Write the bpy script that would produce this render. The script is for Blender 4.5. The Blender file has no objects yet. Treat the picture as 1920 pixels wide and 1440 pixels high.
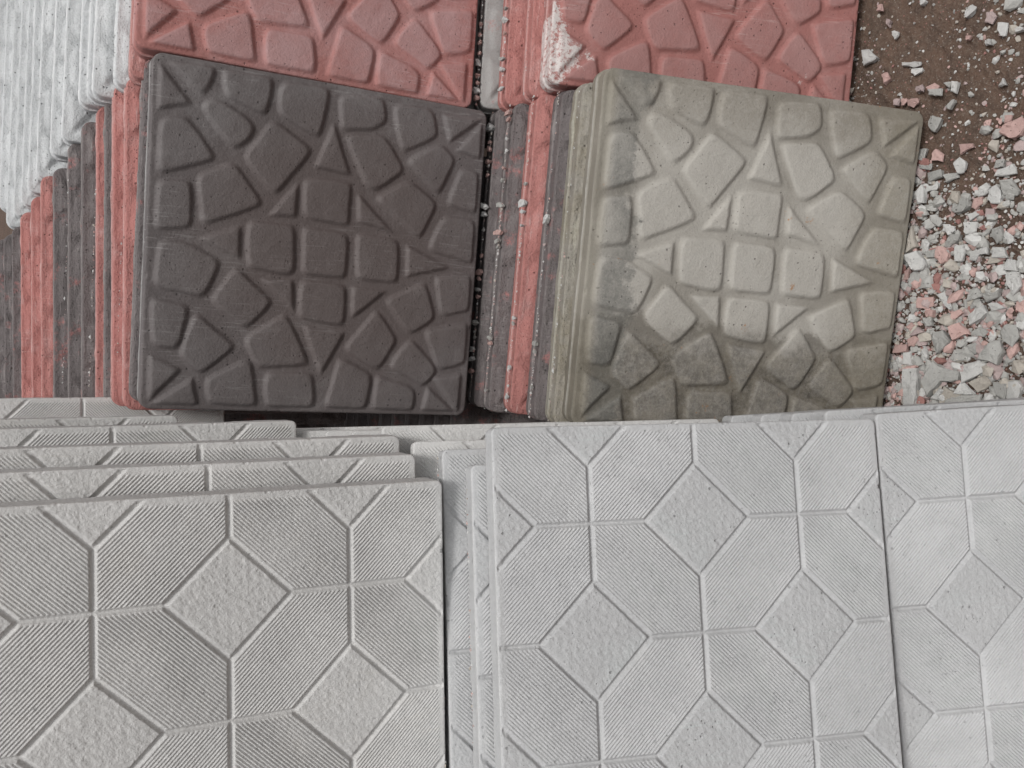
import bpy, math, random
import numpy as np
from mathutils import Matrix, Vector, Euler

random.seed(7)
rng = np.random.default_rng(11)
SC = bpy.context.scene
COL = SC.collection

CAM_ROT = [0.0, 0.97162, -1.5708]
CAM_H = 0.9826
CAM_LENS = 29.250


# ------------------------------------------------------------------ camera
cam_data = bpy.data.cameras.new('camera')
cam = bpy.data.objects.new('camera', cam_data)
COL.objects.link(cam)
cam.location = (0.0, 0.0, CAM_H)
cam.rotation_euler = CAM_ROT
cam_data.sensor_width = 36.0
cam_data.lens = CAM_LENS
cam_data.clip_start = 0.02
cam_data.clip_end = 500.0
SC.camera = cam

# ------------------------------------------------------------------ sky and sun (bright overcast)
SUN = Vector((0.14, -0.36, 0.92)).normalized()
world = bpy.data.worlds.new('World')
SC.world = world
world.use_nodes = True
wn, wl = world.node_tree.nodes, world.node_tree.links
wn.clear()
sky = wn.new('ShaderNodeTexSky')
sky.sky_type = 'NISHITA'
sky.sun_disc = False
sky.sun_elevation = math.asin(SUN.z)
sky.sun_rotation = math.atan2(SUN.x, SUN.y)
sky.air_density = 1.0
sky.dust_density = 6.0
sky.ozone_density = 1.0
hs = wn.new('ShaderNodeHueSaturation')
hs.inputs['Saturation'].default_value = 0.12          # cloud cover: nearly white sky
bg = wn.new('ShaderNodeBackground')
bg.inputs['Strength'].default_value = 0.112
wo = wn.new('ShaderNodeOutputWorld')
wl.new(sky.outputs[0], hs.inputs['Color'])
wl.new(hs.outputs[0], bg.inputs['Color'])
wl.new(bg.outputs[0], wo.inputs['Surface'])

sun_data = bpy.data.lights.new('sun', 'SUN')
sun_data.energy = 1.35
sun_data.angle = math.radians(11)
sun_data.color = (1.0, 0.985, 0.96)
sun = bpy.data.objects.new('sun', sun_data)
COL.objects.link(sun)
sun.rotation_euler = SUN.to_track_quat('Z', 'Y').to_euler()

SC.view_settings.view_transform = 'Standard'
SC.view_settings.look = 'None'
SC.view_settings.exposure = -0.08
SC.view_settings.gamma = 1.0
SC.view_settings.use_curve_mapping = False
SC.render.engine = 'CYCLES'
SC.cycles.max_bounces = 6
SC.cycles.diffuse_bounces = 4

# ------------------------------------------------------------------ node helpers
class Nodes:
    def __init__(self, name):
        self.m = bpy.data.materials.new(name)
        self.m.use_nodes = True
        self.t = self.m.node_tree
        self.t.nodes.clear()
        tc = self.t.nodes.new('ShaderNodeTexCoord')
        self.obj = tc.outputs['Object']
        oi = self.t.nodes.new('ShaderNodeObjectInfo')
        sc = self.vmath('MULTIPLY', oi.outputs['Color'], (13.7, 9.1, 17.3))
        self.p = self.vmath('ADD', self.obj, sc)          # every slab gets its own stretch of concrete
        self.seed = oi.outputs['Color']
    def new(self, kind): return self.t.nodes.new(kind)
    def link(self, a, b): self.t.links.new(a, b)
    def put(self, sock, v):
        if isinstance(v, bpy.types.NodeSocket): self.link(v, sock)
        else: sock.default_value = v
    def vmath(self, op, a, b):
        n = self.new('ShaderNodeVectorMath'); n.operation = op
        self.put(n.inputs[0], a); self.put(n.inputs[1], b)
        return n.outputs[0]
    def math(self, op, a, b=0.0, clamp=False):
        n = self.new('ShaderNodeMath'); n.operation = op; n.use_clamp = clamp
        self.put(n.inputs[0], a); self.put(n.inputs[1], b)
        return n.outputs[0]
    def noise(self, scale, detail=3.0, rough=0.55, vec=None, dist=0.0):
        n = self.new('ShaderNodeTexNoise')
        n.inputs['Scale'].default_value = scale
        n.inputs['Detail'].default_value = detail
        n.inputs['Roughness'].default_value = rough
        n.inputs['Distortion'].default_value = dist
        self.link(vec or self.p, n.inputs['Vector'])
        return n.outputs[0]
    def vor(self, scale, out='Distance', vec=None, feature='F1'):
        n = self.new('ShaderNodeTexVoronoi'); n.feature = feature
        n.inputs['Scale'].default_value = scale
        self.link(vec or self.p, n.inputs['Vector'])
        return n.outputs[out]
    def ramp(self, f, lo, hi, a=0.0, b=1.0):
        n = self.new('ShaderNodeMapRange'); n.interpolation_type = 'SMOOTHSTEP'
        self.put(n.inputs[0], f)
        n.inputs[1].default_value = lo; n.inputs[2].default_value = hi
        n.inputs[3].default_value = a; n.inputs[4].default_value = b
        return n.outputs[0]
    def mix(self, fac, a, b, mode='MIX'):
        n = self.new('ShaderNodeMix'); n.data_type = 'RGBA'; n.blend_type = mode
        self.put(n.inputs[0], fac)
        for s, v in ((n.inputs[6], a), (n.inputs[7], b)):
            if isinstance(v, tuple): v = (v[0], v[1], v[2], 1.0)
            self.put(s, v)
        return n.outputs[2]
    def scale_vec(self, v):
        return self.vmath('MULTIPLY', self.p, v)
    def sep(self, v):
        n = self.new('ShaderNodeSeparateXYZ'); self.link(v, n.inputs[0]); return n.outputs
    def finish(self, col, bump_list, rough=0.85, spec=0.3):
        b = self.new('ShaderNodeBsdfPrincipled')
        self.put(b.inputs['Base Color'], col)
        self.put(b.inputs['Roughness'], rough)
        b.inputs['Specular IOR Level'].default_value = spec
        prev = None
        for h, dist in bump_list:
            k = self.new('ShaderNodeBump')
            k.inputs['Strength'].default_value = 1.0
            k.inputs['Distance'].default_value = dist
            self.link(h, k.inputs['Height'])
            if prev: self.link(prev, k.inputs['Normal'])
            prev = k.outputs[0]
        if prev: self.link(prev, b.inputs['Normal'])
        o = self.new('ShaderNodeOutputMaterial')
        self.link(b.outputs[0], o.inputs['Surface'])
        return self.m

def sc_(c, k): return tuple(x * k for x in c)

def concrete(name, base, dust=(0.5, 0.49, 0.47), dust_amt=0.25, pores=1.0, mott=0.16, grain=0.00045, pebble=0.0,
             rough=0.85, extra=None, spec=0.3, scratch=0.25, half=0.2, wear=0.75, tops=None, streak=0.0):
    N = Nodes(name)
    big = N.noise(7.0, 4, 0.6)
    mid = N.noise(45.0, 4, 0.65)
    fin = N.noise(420.0, 2, 0.6)
    c = N.mix(N.ramp(big, 0.3, 0.7), sc_(base, 1 - mott), sc_(base, 1 + mott))
    c = N.mix(N.ramp(N.noise(19.0, 5, 0.7, dist=1.2), 0.48, 0.70, 0.0, 0.5), c, sc_(base, 1 - 1.5 * mott))
    c = N.mix(N.ramp(mid, 0.35, 0.75, 0.0, 0.5), c, sc_(base, 0.85))
    c = N.mix(N.ramp(fin, 0.25, 0.8, 0.0, 0.45), c, sc_(base, 1.2))
    # pale dust film in patches
    d = N.math('MULTIPLY', N.ramp(N.noise(11.0, 6, 0.7, dist=0.6), 0.5, 0.75), dust_amt)
    c = N.mix(d, c, dust)
    # fine pale scuffs running across the slab
    s = N.noise(1.0, 3, 0.6, vec=N.scale_vec((30.0, 420.0, 60.0)), dist=0.3)
    s = N.math('MULTIPLY', N.ramp(s, 0.54, 0.70), N.ramp(N.noise(9.0, 2), 0.45, 0.65, 0.0, scratch))
    c = N.mix(s, c, dust)
    # air-bubble pores
    v = N.vor(330.0)
    rnd = N.sep(N.vor(330.0, 'Color'))[0]
    pore = N.math('MULTIPLY', N.ramp(v, 0.12, 0.26, 1.0, 0.0), N.math('GREATER_THAN', rnd, 0.80))
    pore = N.math('MULTIPLY', pore, N.ramp(N.noise(14.0, 2), 0.42, 0.62, 0.15, 1.0))
    v2 = N.vor(140.0)
    rnd2 = N.sep(N.vor(140.0, 'Color'))[1]
    pore2 = N.math('MULTIPLY', N.ramp(v2, 0.09, 0.20, 1.0, 0.0), N.math('GREATER_THAN', rnd2, 0.88))
    pore = N.math('MULTIPLY', N.math('MAXIMUM', pore, pore2), pores, clamp=True)
    c = N.mix(N.math('MULTIPLY', pore, 0.75), c, sc_(base, 0.3))
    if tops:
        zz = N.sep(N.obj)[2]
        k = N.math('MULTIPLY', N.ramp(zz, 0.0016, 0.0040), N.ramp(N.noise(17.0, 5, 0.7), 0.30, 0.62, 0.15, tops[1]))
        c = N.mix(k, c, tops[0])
    if extra: c = extra(N, c, base)
    x, y, z = N.sep(N.obj)
    far = N.math('MAXIMUM', N.math('ABSOLUTE', x), N.math('ABSOLUTE', y))
    rim = N.math('MULTIPLY', N.ramp(far, half - 0.0006, half + 0.0010), N.ramp(z, -0.0045, -0.0022))
    lip = N.math('MULTIPLY', N.ramp(z, -0.0245, -0.0222), N.ramp(z, -0.0205, -0.0190, 1.0, 0.0))
    lip = N.math('MULTIPLY', lip, N.ramp(far, half, half + 0.0030))
    w = N.math('MULTIPLY', N.math('MAXIMUM', rim, N.math('MULTIPLY', lip, 0.7)), N.ramp(N.noise(70.0, 4, 0.7), 0.25, 0.6, 0.25, wear))
    c = N.mix(w, c, dust)
    h = N.math('SUBTRACT', N.math('ADD', fin, N.math('MULTIPLY', N.noise(130.0, 3, 0.6), 1.4)), N.math('MULTIPLY', pore, 1.3))
    bumps = [(h, grain * 1.3)]
    if streak:
        st = N.noise(1.0, 4, 0.7, vec=N.scale_vec((260.0, 30.0, 420.0)))
        bumps.insert(0, (st, streak))
        c = N.mix(N.ramp(st, 0.56, 0.74, 0.0, 0.45), c, dust)
        c = N.mix(N.ramp(st, 0.30, 0.42, 0.35, 0.0), c, sc_(base, 0.55))
    if pebble:
        pb = N.noise(330.0, 1.5, 0.5, dist=0.2)
        bumps.append((pb, pebble))
    return N.finish(c, bumps, rough, spec)

# world rig for stains: slab face coordinates run x = along the lean (top -0.2 .. foot 0.2), y = across (0.2 .. -0.2)
def olive_stain(N, c, base):
    x, y, z = N.sep(N.obj)
    n1 = N.math('SUBTRACT', N.noise(9.0, 6, 0.7), 0.5)
    n2 = N.math('SUBTRACT', N.noise(38.0, 6, 0.75), 0.5)
    w = N.math('ADD', N.math('MULTIPLY', n1, 0.10), N.math('MULTIPLY', n2, 0.03))
    xs, ys = N.math('ADD', x, w), N.math('ADD', y, w)
    speck = N.ramp(N.noise(150.0, 6, 0.85), 0.30, 0.62, 0.55, 1.0)
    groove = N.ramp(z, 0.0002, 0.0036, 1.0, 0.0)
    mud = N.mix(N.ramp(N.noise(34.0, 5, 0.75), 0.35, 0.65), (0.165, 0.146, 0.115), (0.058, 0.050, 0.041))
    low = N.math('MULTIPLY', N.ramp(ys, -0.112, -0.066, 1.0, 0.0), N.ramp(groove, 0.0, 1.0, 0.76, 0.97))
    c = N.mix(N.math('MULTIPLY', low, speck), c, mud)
    tide = N.math('MULTIPLY', N.ramp(ys, -0.096, -0.086), N.ramp(ys, -0.082, -0.074, 1.0, 0.0))
    c = N.mix(N.math('MULTIPLY', N.math('MULTIPLY', tide, groove), 0.5), c, (0.085, 0.074, 0.060))
    rim = N.math('MULTIPLY', N.ramp(ys, 0.115, 0.190, 0.0, 0.68), speck)
    c = N.mix(rim, c, (0.195, 0.172, 0.138))
    right = N.math('MULTIPLY', N.ramp(xs, 0.085, 0.175, 0.0, 0.62), speck)
    c = N.mix(right, c, (0.200, 0.176, 0.132))
    band = N.math('MULTIPLY', N.ramp(x, -0.190, -0.176), N.ramp(xs, -0.156, -0.146, 1.0, 0.0))
    strip = N.math('MULTIPLY', N.math('MULTIPLY', band, speck), N.ramp(N.noise(11.0, 4), 0.30, 0.52, 0.25, 0.68))
    c = N.mix(strip, c, (0.112, 0.114, 0.106))
    edge = N.ramp(x, -0.192, -0.180, 0.55, 0.0)
    c = N.mix(edge, c, (0.220, 0.200, 0.155))
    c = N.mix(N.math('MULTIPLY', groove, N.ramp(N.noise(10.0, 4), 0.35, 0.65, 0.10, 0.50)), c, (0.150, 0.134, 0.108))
    rust = N.math('MULTIPLY', N.ramp(N.noise(26.0, 4, 0.7), 0.66, 0.72), N.ramp(N.noise(180.0, 3), 0.42, 0.6))
    c = N.mix(N.math('MULTIPLY', rust, 0.8), c, (0.34, 0.17, 0.07))
    return c

def moss_edge(N, c, base):
    m = N.math('MULTIPLY', N.ramp(N.noise(14.0, 5, 0.7), 0.42, 0.62), 0.7)
    c = N.mix(m, c, (0.235, 0.208, 0.155))
    c = N.mix(N.ramp(N.noise(1.0, 3, vec=N.scale_vec((90, 14, 90))), 0.55, 0.72, 0.0, 0.6), c, (0.44, 0.42, 0.35))
    return c

def lime_corner(N, c, base):
    x, y, z = N.sep(N.obj)
    n = N.noise(26.0, 6, 0.75)
    dx, dy = N.math('ADD', x, 0.185), N.math('ADD', y, 0.165)
    rr = N.math('SQRT', N.math('ADD', N.math('MULTIPLY', dx, dx), N.math('MULTIPLY', dy, dy)))
    k = N.math('ADD', N.ramp(x, -0.200, -0.178, 0.22, 0.0), N.ramp(rr, 0.010, 0.055, 0.26, 0.0))
    k = N.ramp(N.math('ADD', n, k), 0.66, 0.74)
    sp = N.ramp(N.noise(150.0, 7, 0.8), 0.40, 0.52)
    c = N.mix(N.math('MULTIPLY', k, sp), c, (0.60, 0.55, 0.53))
    return c

def lime_wash(N, c, base):
    k = N.ramp(N.noise(8.0, 5, 0.7), 0.42, 0.66, 0.0, 0.42)
    return N.mix(k, c, (0.47, 0.31, 0.31))

def brown_heart(N, c, base):
    x, y, z = N.sep(N.obj)
    r = N.math('ADD', N.math('POWER', N.math('ABSOLUTE', N.math('SUBTRACT', x, 0.02)), 2.0), N.math('POWER', N.math('ABSOLUTE', y), 2.0))
    k = N.math('ADD', r, N.math('MULTIPLY', N.math('SUBTRACT', N.noise(8.0, 3), 0.5), 0.03))
    c = N.mix(N.ramp(k, 0.006, 0.046, 0.50, 0.0), c, (0.100, 0.073, 0.066))
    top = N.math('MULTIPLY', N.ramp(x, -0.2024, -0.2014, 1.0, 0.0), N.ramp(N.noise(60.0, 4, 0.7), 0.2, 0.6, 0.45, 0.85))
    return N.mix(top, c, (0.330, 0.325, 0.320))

def pink_scuffs(N, c, base):
    k = N.math('MULTIPLY', N.ramp(N.noise(22.0, 5, 0.7), 0.55, 0.66), N.ramp(N.noise(240.0, 3), 0.4, 0.6, 0.2, 0.8))
    return N.mix(k, c, (0.36, 0.16, 0.15))

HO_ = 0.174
def skylight_tint(N, c, base):  # skylight on the upward edge, painted into its colour
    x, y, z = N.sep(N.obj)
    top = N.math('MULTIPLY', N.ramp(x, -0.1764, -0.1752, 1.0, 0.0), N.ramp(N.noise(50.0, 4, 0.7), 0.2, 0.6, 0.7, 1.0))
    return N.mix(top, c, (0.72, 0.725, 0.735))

DARK = (0.114, 0.100, 0.099)
RED = (0.360, 0.156, 0.140)
PALE = (0.468, 0.470, 0.473)
M = {
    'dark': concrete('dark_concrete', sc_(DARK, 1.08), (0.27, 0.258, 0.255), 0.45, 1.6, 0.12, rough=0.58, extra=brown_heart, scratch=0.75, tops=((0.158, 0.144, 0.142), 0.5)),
    'dark_rough': concrete('dusty_dark_concrete', sc_(DARK, 1.25), (0.36, 0.33, 0.32), 0.35, 1.2, 0.14, grain=0.0012, extra=pink_scuffs, streak=0.0012),
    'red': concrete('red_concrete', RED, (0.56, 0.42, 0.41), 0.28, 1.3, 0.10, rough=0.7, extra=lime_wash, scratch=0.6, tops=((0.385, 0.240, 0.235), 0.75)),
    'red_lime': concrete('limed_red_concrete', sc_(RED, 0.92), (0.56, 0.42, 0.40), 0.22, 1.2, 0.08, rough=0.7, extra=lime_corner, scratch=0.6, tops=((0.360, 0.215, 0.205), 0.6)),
    'red_edge': concrete('dusty_red_concrete', sc_(RED, 1.12), (0.60, 0.46, 0.44), 0.45, 1.2, 0.12, grain=0.0011, streak=0.0012),
    'olive': concrete('weathered_olive_concrete', (0.400, 0.380, 0.345), (0.47, 0.455, 0.425), 0.3, 0.8, 0.07, rough=0.8, extra=olive_stain),
    'olive_edge': concrete('mossy_olive_concrete', (0.29, 0.27, 0.235), (0.44, 0.43, 0.37), 0.3, 1.0, 0.1, grain=0.0012, extra=moss_edge, streak=0.0012),
    'grey': concrete('mid_grey_concrete', (0.33, 0.32, 0.31), (0.5, 0.49, 0.48), 0.3, 1.0, 0.1, extra=pink_scuffs),
    'white': concrete('whitish_concrete', (0.52, 0.53, 0.535), (0.80, 0.80, 0.80), 0.25, 1.0, 0.1, grain=0.0009, streak=0.0006, wear=1.0),
    'pale': concrete('pale_grey_concrete', PALE, (0.60, 0.60, 0.59), 0.35, 0.45, 0.10, extra=skylight_tint, half=HO_),
    'pale_warm': concrete('pale_warm_concrete', (0.555, 0.550, 0.540), (0.60, 0.58, 0.54), 0.35, 0.4, 0.12, half=HO_),
    'pale_rough': concrete('grainy_pale_concrete', (0.455, 0.457, 0.460), (0.54, 0.61, 0.60), 0.2, 0.7, 0.06, pebble=0.0006, half=HO_),
    'warm_rough': concrete('grainy_warm_concrete', (0.555, 0.550, 0.540), (0.60, 0.58, 0.54), 0.3, 0.35, 0.12, pebble=0.0006, half=HO_),
}

# ------------------------------------------------------------------ mesh helpers
def smoothstep(x):
    x = np.clip(x, 0, 1)
    return x * x * (3 - 2 * x)

def vertex_normals(V, F):
    n = np.zeros_like(V)
    a, b, c, d = V[F[:, 0]], V[F[:, 1]], V[F[:, 2]], V[F[:, 3]]
    fn = np.cross(c - a, d - b)
    for k in range(4): np.add.at(n, F[:, k], fn)
    return n / np.maximum(np.linalg.norm(n, axis=1, keepdims=True), 1e-12)

def make_mesh(name, V, F, NRM=None, smooth=True):
    used, inv = np.unique(F.ravel(), return_inverse=True)
    v, f = V[used], inv.reshape(F.shape)
    me = bpy.data.meshes.new(name)
    me.vertices.add(len(v)); me.vertices.foreach_set('co', v.ravel())
    k = f.shape[1]
    me.loops.add(f.size); me.loops.foreach_set('vertex_index', f.ravel().astype(np.int32))
    me.polygons.add(len(f)); me.polygons.foreach_set('loop_start', np.arange(0, f.size, k, dtype=np.int32))
    me.update(calc_edges=True)
    me.polygons.foreach_set('use_smooth', np.full(len(f), smooth, dtype=bool))
    if NRM is not None: me.normals_split_custom_set_from_vertices(NRM[used].tolist())
    me.materials.append(M['pale'])
    return me

def wobble(P, s, seed, octaves=3):
    """cheap smooth noise in -1..1 from summed sines with random directions"""
    r = np.random.default_rng(seed)
    out = np.zeros(len(P)); tot = 0
    for o in range(octaves):
        for _ in range(4):
            d = r.normal(size=P.shape[1]); d /= np.linalg.norm(d)
            out += np.sin(P @ d * s * 2 ** o * r.uniform(0.7, 1.3) + r.uniform(0, 6.28)) / 2 ** o
        tot += 4 / 2 ** o
    return out / tot * 1.8

def slab_mesh(n, half, height, profile, corner, seed, chip):
    """face grid (height field) + moulded rim rings + back; returns V, F, number of face quads, face uv of quads"""
    g = np.linspace(-1, 1, n + 1)
    X, Y = np.meshgrid(g, g, indexing='xy')
    P = np.stack([X.ravel(), Y.ravel()], 1)
    inner = half - profile[0][2]
    # squash the square's corners into rounded ones
    q = np.abs(P) * inner
    r = corner
    m = np.maximum(q - (inner - r), 0)
    L = np.linalg.norm(m, axis=1)
    mx = np.maximum(m.max(axis=1), 1e-9)
    k = np.where(L > 1e-9, mx / np.maximum(L, 1e-9), 1.0)
    q = np.where((m.min(axis=1) > 0)[:, None], (inner - r) + m * k[:, None], q)
    P2 = np.sign(P) * q
    H = height(P2)
    V = np.c_[P2, H]
    idx = np.arange((n + 1) ** 2).reshape(n + 1, n + 1)
    F = np.stack([idx[:-1, :-1], idx[:-1, 1:], idx[1:, 1:], idx[1:, :-1]], -1).reshape(-1, 4)
    nface = len(F)
    loop = np.concatenate([idx[0, :-1], idx[:-1, -1], idx[-1, :0:-1], idx[:0:-1, 0]])
    B = V[loop][:, :2]
    # outward normals along the rounded outline
    core = np.clip(B, -(inner - r), inner - r)
    N_ = B - core
    N_ /= np.maximum(np.linalg.norm(N_, axis=1, keepdims=True), 1e-9)
    prev = loop
    Vs, Fs = [V], [F]
    base = len(V)
    s = np.arange(len(loop)) / len(loop)
    ring3 = np.c_[B * 1.0, np.zeros(len(B))]
    lowfreq = wobble(ring3, 40, seed + 1, 2)
    chips = np.maximum(wobble(ring3, 420, seed + 2, 3) * (0.6 + 0.5 * wobble(ring3, 60, seed + 3, 2)) - 0.42, 0) * chip
    chips2 = np.maximum(wobble(ring3, 90, seed + 5, 4) - 0.35, 0)
    for ri, (off, z, _) in enumerate(profile):
        grow = wobble(np.c_[B, np.full(len(B), z * 3)], 220, seed + 10 + ri, 3)
        amp = 0.00010 if z > -0.019 else 0.00045
        o = off + grow * amp + lowfreq * 0.0002
        zz = np.full(len(B), z)
        if z > -0.0015: o = o - chips * 0.0022; zz = zz - chips * 0.002
        if z < -0.021: o = o + chips2 * 0.0010 * chip
        R = np.c_[B + N_ * o[:, None], zz]
        ids = base + np.arange(len(loop))
        Vs.append(R); base += len(loop)
        a, b = prev, np.roll(prev, -1)
        c, d = np.roll(ids, -1), ids
        Fs.append(np.stack([a, d, c, b], 1))
        prev = ids
    # back: shrink ring towards the centre
    last = Vs[-1]
    for f_ in (0.5, 0.02):
        R = last.copy(); R[:, :2] *= f_
        ids = base + np.arange(len(loop)); Vs.append(R); base += len(loop)
        a, b = prev, np.roll(prev, -1); c, d = np.roll(ids, -1), ids
        Fs.append(np.stack([a, d, c, b], 1)); prev = ids
    return np.concatenate(Vs), np.concatenate(Fs), nface, loop

COB_PROFILE = [(0.0014, -0.0002, 0.003), (0.0024, -0.0009, 0), (0.0029, -0.0020, 0), (0.0030, -0.0032, 0), (0.0034, -0.0195, 0),
               (0.0036, -0.0205, 0), (0.0050, -0.0211, 0), (0.0055, -0.0222, 0), (0.0056, -0.0234, 0), (0.0057, -0.0335, 0),
               (0.0052, -0.0352, 0), (0.0034, -0.0372, 0), (0.0010, -0.0388, 0)]
OCT_PROFILE = [(0.0010, -0.0001, 0.002), (0.0017, -0.0005, 0), (0.0021, -0.0012, 0), (0.0022, -0.0022, 0), (0.0023, -0.0150, 0),
               (0.0024, -0.0280, 0), (0.0023, -0.0291, 0), (0.0016, -0.0300, 0), (0.0006, -0.0304, 0)]

COBBLES = [
    [(0.025, 0.0389), (0.0991, 0.1272), (0.0202, 0.1514)],
    [(0.0443, 0.0208), (0.1645, 0.0149), (0.1612, 0.0613), (0.1351, 0.099)],
    [(0.1859, 0.0198), (0.3239, 0.0132), (0.3241, 0.0816), (0.308, 0.1263), (0.1965, 0.0847)],
    [(0.3507, 0.0236), (0.4895, 0.0182), (0.4862, 0.0894), (0.4674, 0.1671), (0.3449, 0.1164)],
    [(0.5223, 0.0322), (0.6483, 0.0184), (0.6703, 0.0917), (0.6424, 0.1123), (0.533, 0.1333)],
    [(0.6872, 0.0321), (0.8125, 0.0276), (0.8361, 0.1029), (0.7271, 0.1689)],
    [(0.8532, 0.0359), (0.9747, 0.0331), (0.8772, 0.111)],
    [(0.9823, 0.0464), (0.9866, 0.1529), (0.9067, 0.1387)],
    [(0.148, 0.1042), (0.2049, 0.1094), (0.2804, 0.1611), (0.2713, 0.1967), (0.2261, 0.2375), (0.1319, 0.1328)],
    [(0.0281, 0.179), (0.092, 0.1651), (0.1777, 0.2708), (0.028, 0.3247)],
    [(0.3274, 0.1384), (0.4463, 0.2056), (0.347, 0.3478), (0.2526, 0.2565)],
    [(0.5084, 0.1253), (0.5574, 0.2576), (0.4611, 0.2547)],
    [(0.546, 0.1472), (0.6646, 0.1291), (0.7313, 0.2261), (0.6471, 0.2987), (0.6128, 0.2868)],
    [(0.8469, 0.1265), (0.9, 0.1694), (0.8504, 0.2861), (0.742, 0.1957)],
    [(0.9251, 0.1957), (0.9812, 0.201), (0.9827, 0.3304), (0.8841, 0.3117)],
    [(0.2281, 0.2751), (0.3112, 0.3793), (0.1517, 0.4584), (0.1311, 0.3258)],
    [(0.029, 0.3465), (0.1108, 0.3396), (0.1173, 0.4734), (0.0251, 0.4831)],
    [(0.4103, 0.3165), (0.408, 0.4073), (0.3391, 0.4072)],
    [(0.4322, 0.294), (0.5674, 0.2845), (0.5719, 0.4135), (0.4351, 0.4043)],
    [(0.5986, 0.321), (0.7024, 0.4203), (0.6038, 0.3978)],
    [(0.7509, 0.2567), (0.8482, 0.316), (0.7991, 0.4314), (0.6529, 0.3226)],
    [(0.8781, 0.3508), (0.9801, 0.3567), (0.9866, 0.4912), (0.8326, 0.4621)],
    [(0.2488, 0.4557), (0.2535, 0.5439), (0.1468, 0.5005)],
    [(0.2735, 0.4377), (0.4058, 0.4352), (0.4105, 0.5776), (0.2807, 0.5687)],
    [(0.437, 0.4358), (0.5656, 0.4426), (0.5704, 0.5769), (0.4377, 0.5754)],
    [(0.5983, 0.4392), (0.7259, 0.4471), (0.7353, 0.5764), (0.6075, 0.5739)],
    [(0.7616, 0.4604), (0.8954, 0.5121), (0.7685, 0.5526)],
    [(0.0369, 0.5189), (0.1053, 0.5121), (0.1998, 0.5603), (0.1586, 0.6669), (0.0289, 0.6423)],
    [(0.2442, 0.5757), (0.354, 0.6653), (0.2832, 0.7486), (0.1806, 0.6769)],
    [(0.3261, 0.6026), (0.4077, 0.5962), (0.4169, 0.6852)],
    [(0.4353, 0.5996), (0.572, 0.6013), (0.5717, 0.7208), (0.4382, 0.7121)],
    [(0.597, 0.6036), (0.6944, 0.6089), (0.5987, 0.6903)],
    [(0.8274, 0.5693), (0.8677, 0.6828), (0.7864, 0.7347), (0.7008, 0.6379)],
    [(0.8616, 0.5451), (0.9808, 0.5355), (0.9902, 0.6491), (0.8894, 0.6685)],
    [(0.0238, 0.68), (0.1212, 0.6961), (0.0956, 0.8195), (0.0298, 0.8147)],
    [(0.1434, 0.7177), (0.2528, 0.8051), (0.1591, 0.8904), (0.1, 0.8384)],
    [(0.3946, 0.7026), (0.4727, 0.8486), (0.3159, 0.866), (0.2812, 0.7802)],
    [(0.4557, 0.7394), (0.5733, 0.7456), (0.512, 0.872)],
    [(0.673, 0.6691), (0.7485, 0.758), (0.6862, 0.8583), (0.5807, 0.795)],
    [(0.7921, 0.7516), (0.89, 0.8519), (0.844, 0.9057), (0.7285, 0.8442)],
    [(0.8392, 0.7234), (0.9891, 0.6934), (0.9855, 0.8222), (0.8942, 0.8474)],
    [(0.0246, 0.8489), (0.1019, 0.8805), (0.0298, 0.9662)],
    [(0.1385, 0.9064), (0.1565, 0.9838), (0.0375, 0.9852)],
    [(0.2958, 0.8428), (0.3262, 0.9818), (0.1925, 0.9833), (0.1779, 0.9093)],
    [(0.3472, 0.881), (0.4841, 0.877), (0.4948, 0.984), (0.3532, 0.9855)],
    [(0.5662, 0.8247), (0.6703, 0.8758), (0.6606, 0.9821), (0.5313, 0.9836)],
    [(0.6874, 0.8753), (0.818, 0.9194), (0.8146, 0.9935), (0.6869, 0.9904)],
    [(0.8829, 0.8785), (0.9699, 0.8627), (0.9702, 0.9832)],
    [(0.8626, 0.9114), (0.9563, 0.986), (0.85, 0.9844)],
]


# ---- moulded cobbles: soft polygons raised from the slab face
def hull_edges(poly):
    p = np.array(poly)
    p = np.c_[p[:, 0] - 0.5, 0.5 - p[:, 1]] * 0.4
    a = 0.5 * np.sum(p[:, 0] * np.roll(p[:, 1], -1) - np.roll(p[:, 0], -1) * p[:, 1])
    if a < 0: p = p[::-1]
    e = np.roll(p, -1, 0) - p
    nrm = np.c_[e[:, 1], -e[:, 0]]; nrm /= np.linalg.norm(nrm, axis=1, keepdims=True)
    return p, nrm, np.sum(nrm * p, 1)
CP = [hull_edges(p) for p in COBBLES]
def cobble_field(P, seed=0):
    Q = P + 0.0010 * np.c_[wobble(P, 60, 31 + seed, 2), wobble(P, 60, 32 + seed, 2)]
    best = np.full(len(P), 9.0); who = np.full(len(P), -1)
    for i, (poly, nrm, c) in enumerate(CP):
        small = len(poly) == 3
        t = 0.0018 if small else 0.0040
        lo, hi = poly.min(0) - 0.02, poly.max(0) + 0.02
        sel = np.where((Q[:, 0] > lo[0]) & (Q[:, 0] < hi[0]) & (Q[:, 1] > lo[1]) & (Q[:, 1] < hi[1]))[0]
        d = Q[sel] @ nrm.T - c
        mx = d.max(1)
        d = -0.0008 + mx + t * np.log(np.exp((d - mx[:, None]) / t).sum(1))
        k = d < best[sel]
        best[sel[k]] = d[k]; who[sel[k]] = i
    return best, who
CW = 0.0030
def cobble_height(P, seed=0):
    d, who = cobble_field(P, seed)
    h = 0.0038 * smoothstep((CW - d) / (2 * CW)) ** 1.0
    h += 0.0007 * (1 - np.exp(np.minimum(d + 0.003, 0) / 0.012))
    h += wobble(P, 170, 41 + seed, 3) * 0.00022 * (d < CW)
    rim = smoothstep((0.1965 - np.abs(P).max(1)) / 0.006)
    return h * rim + wobble(P, 35, 43 + seed, 2) * 0.0002

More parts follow.
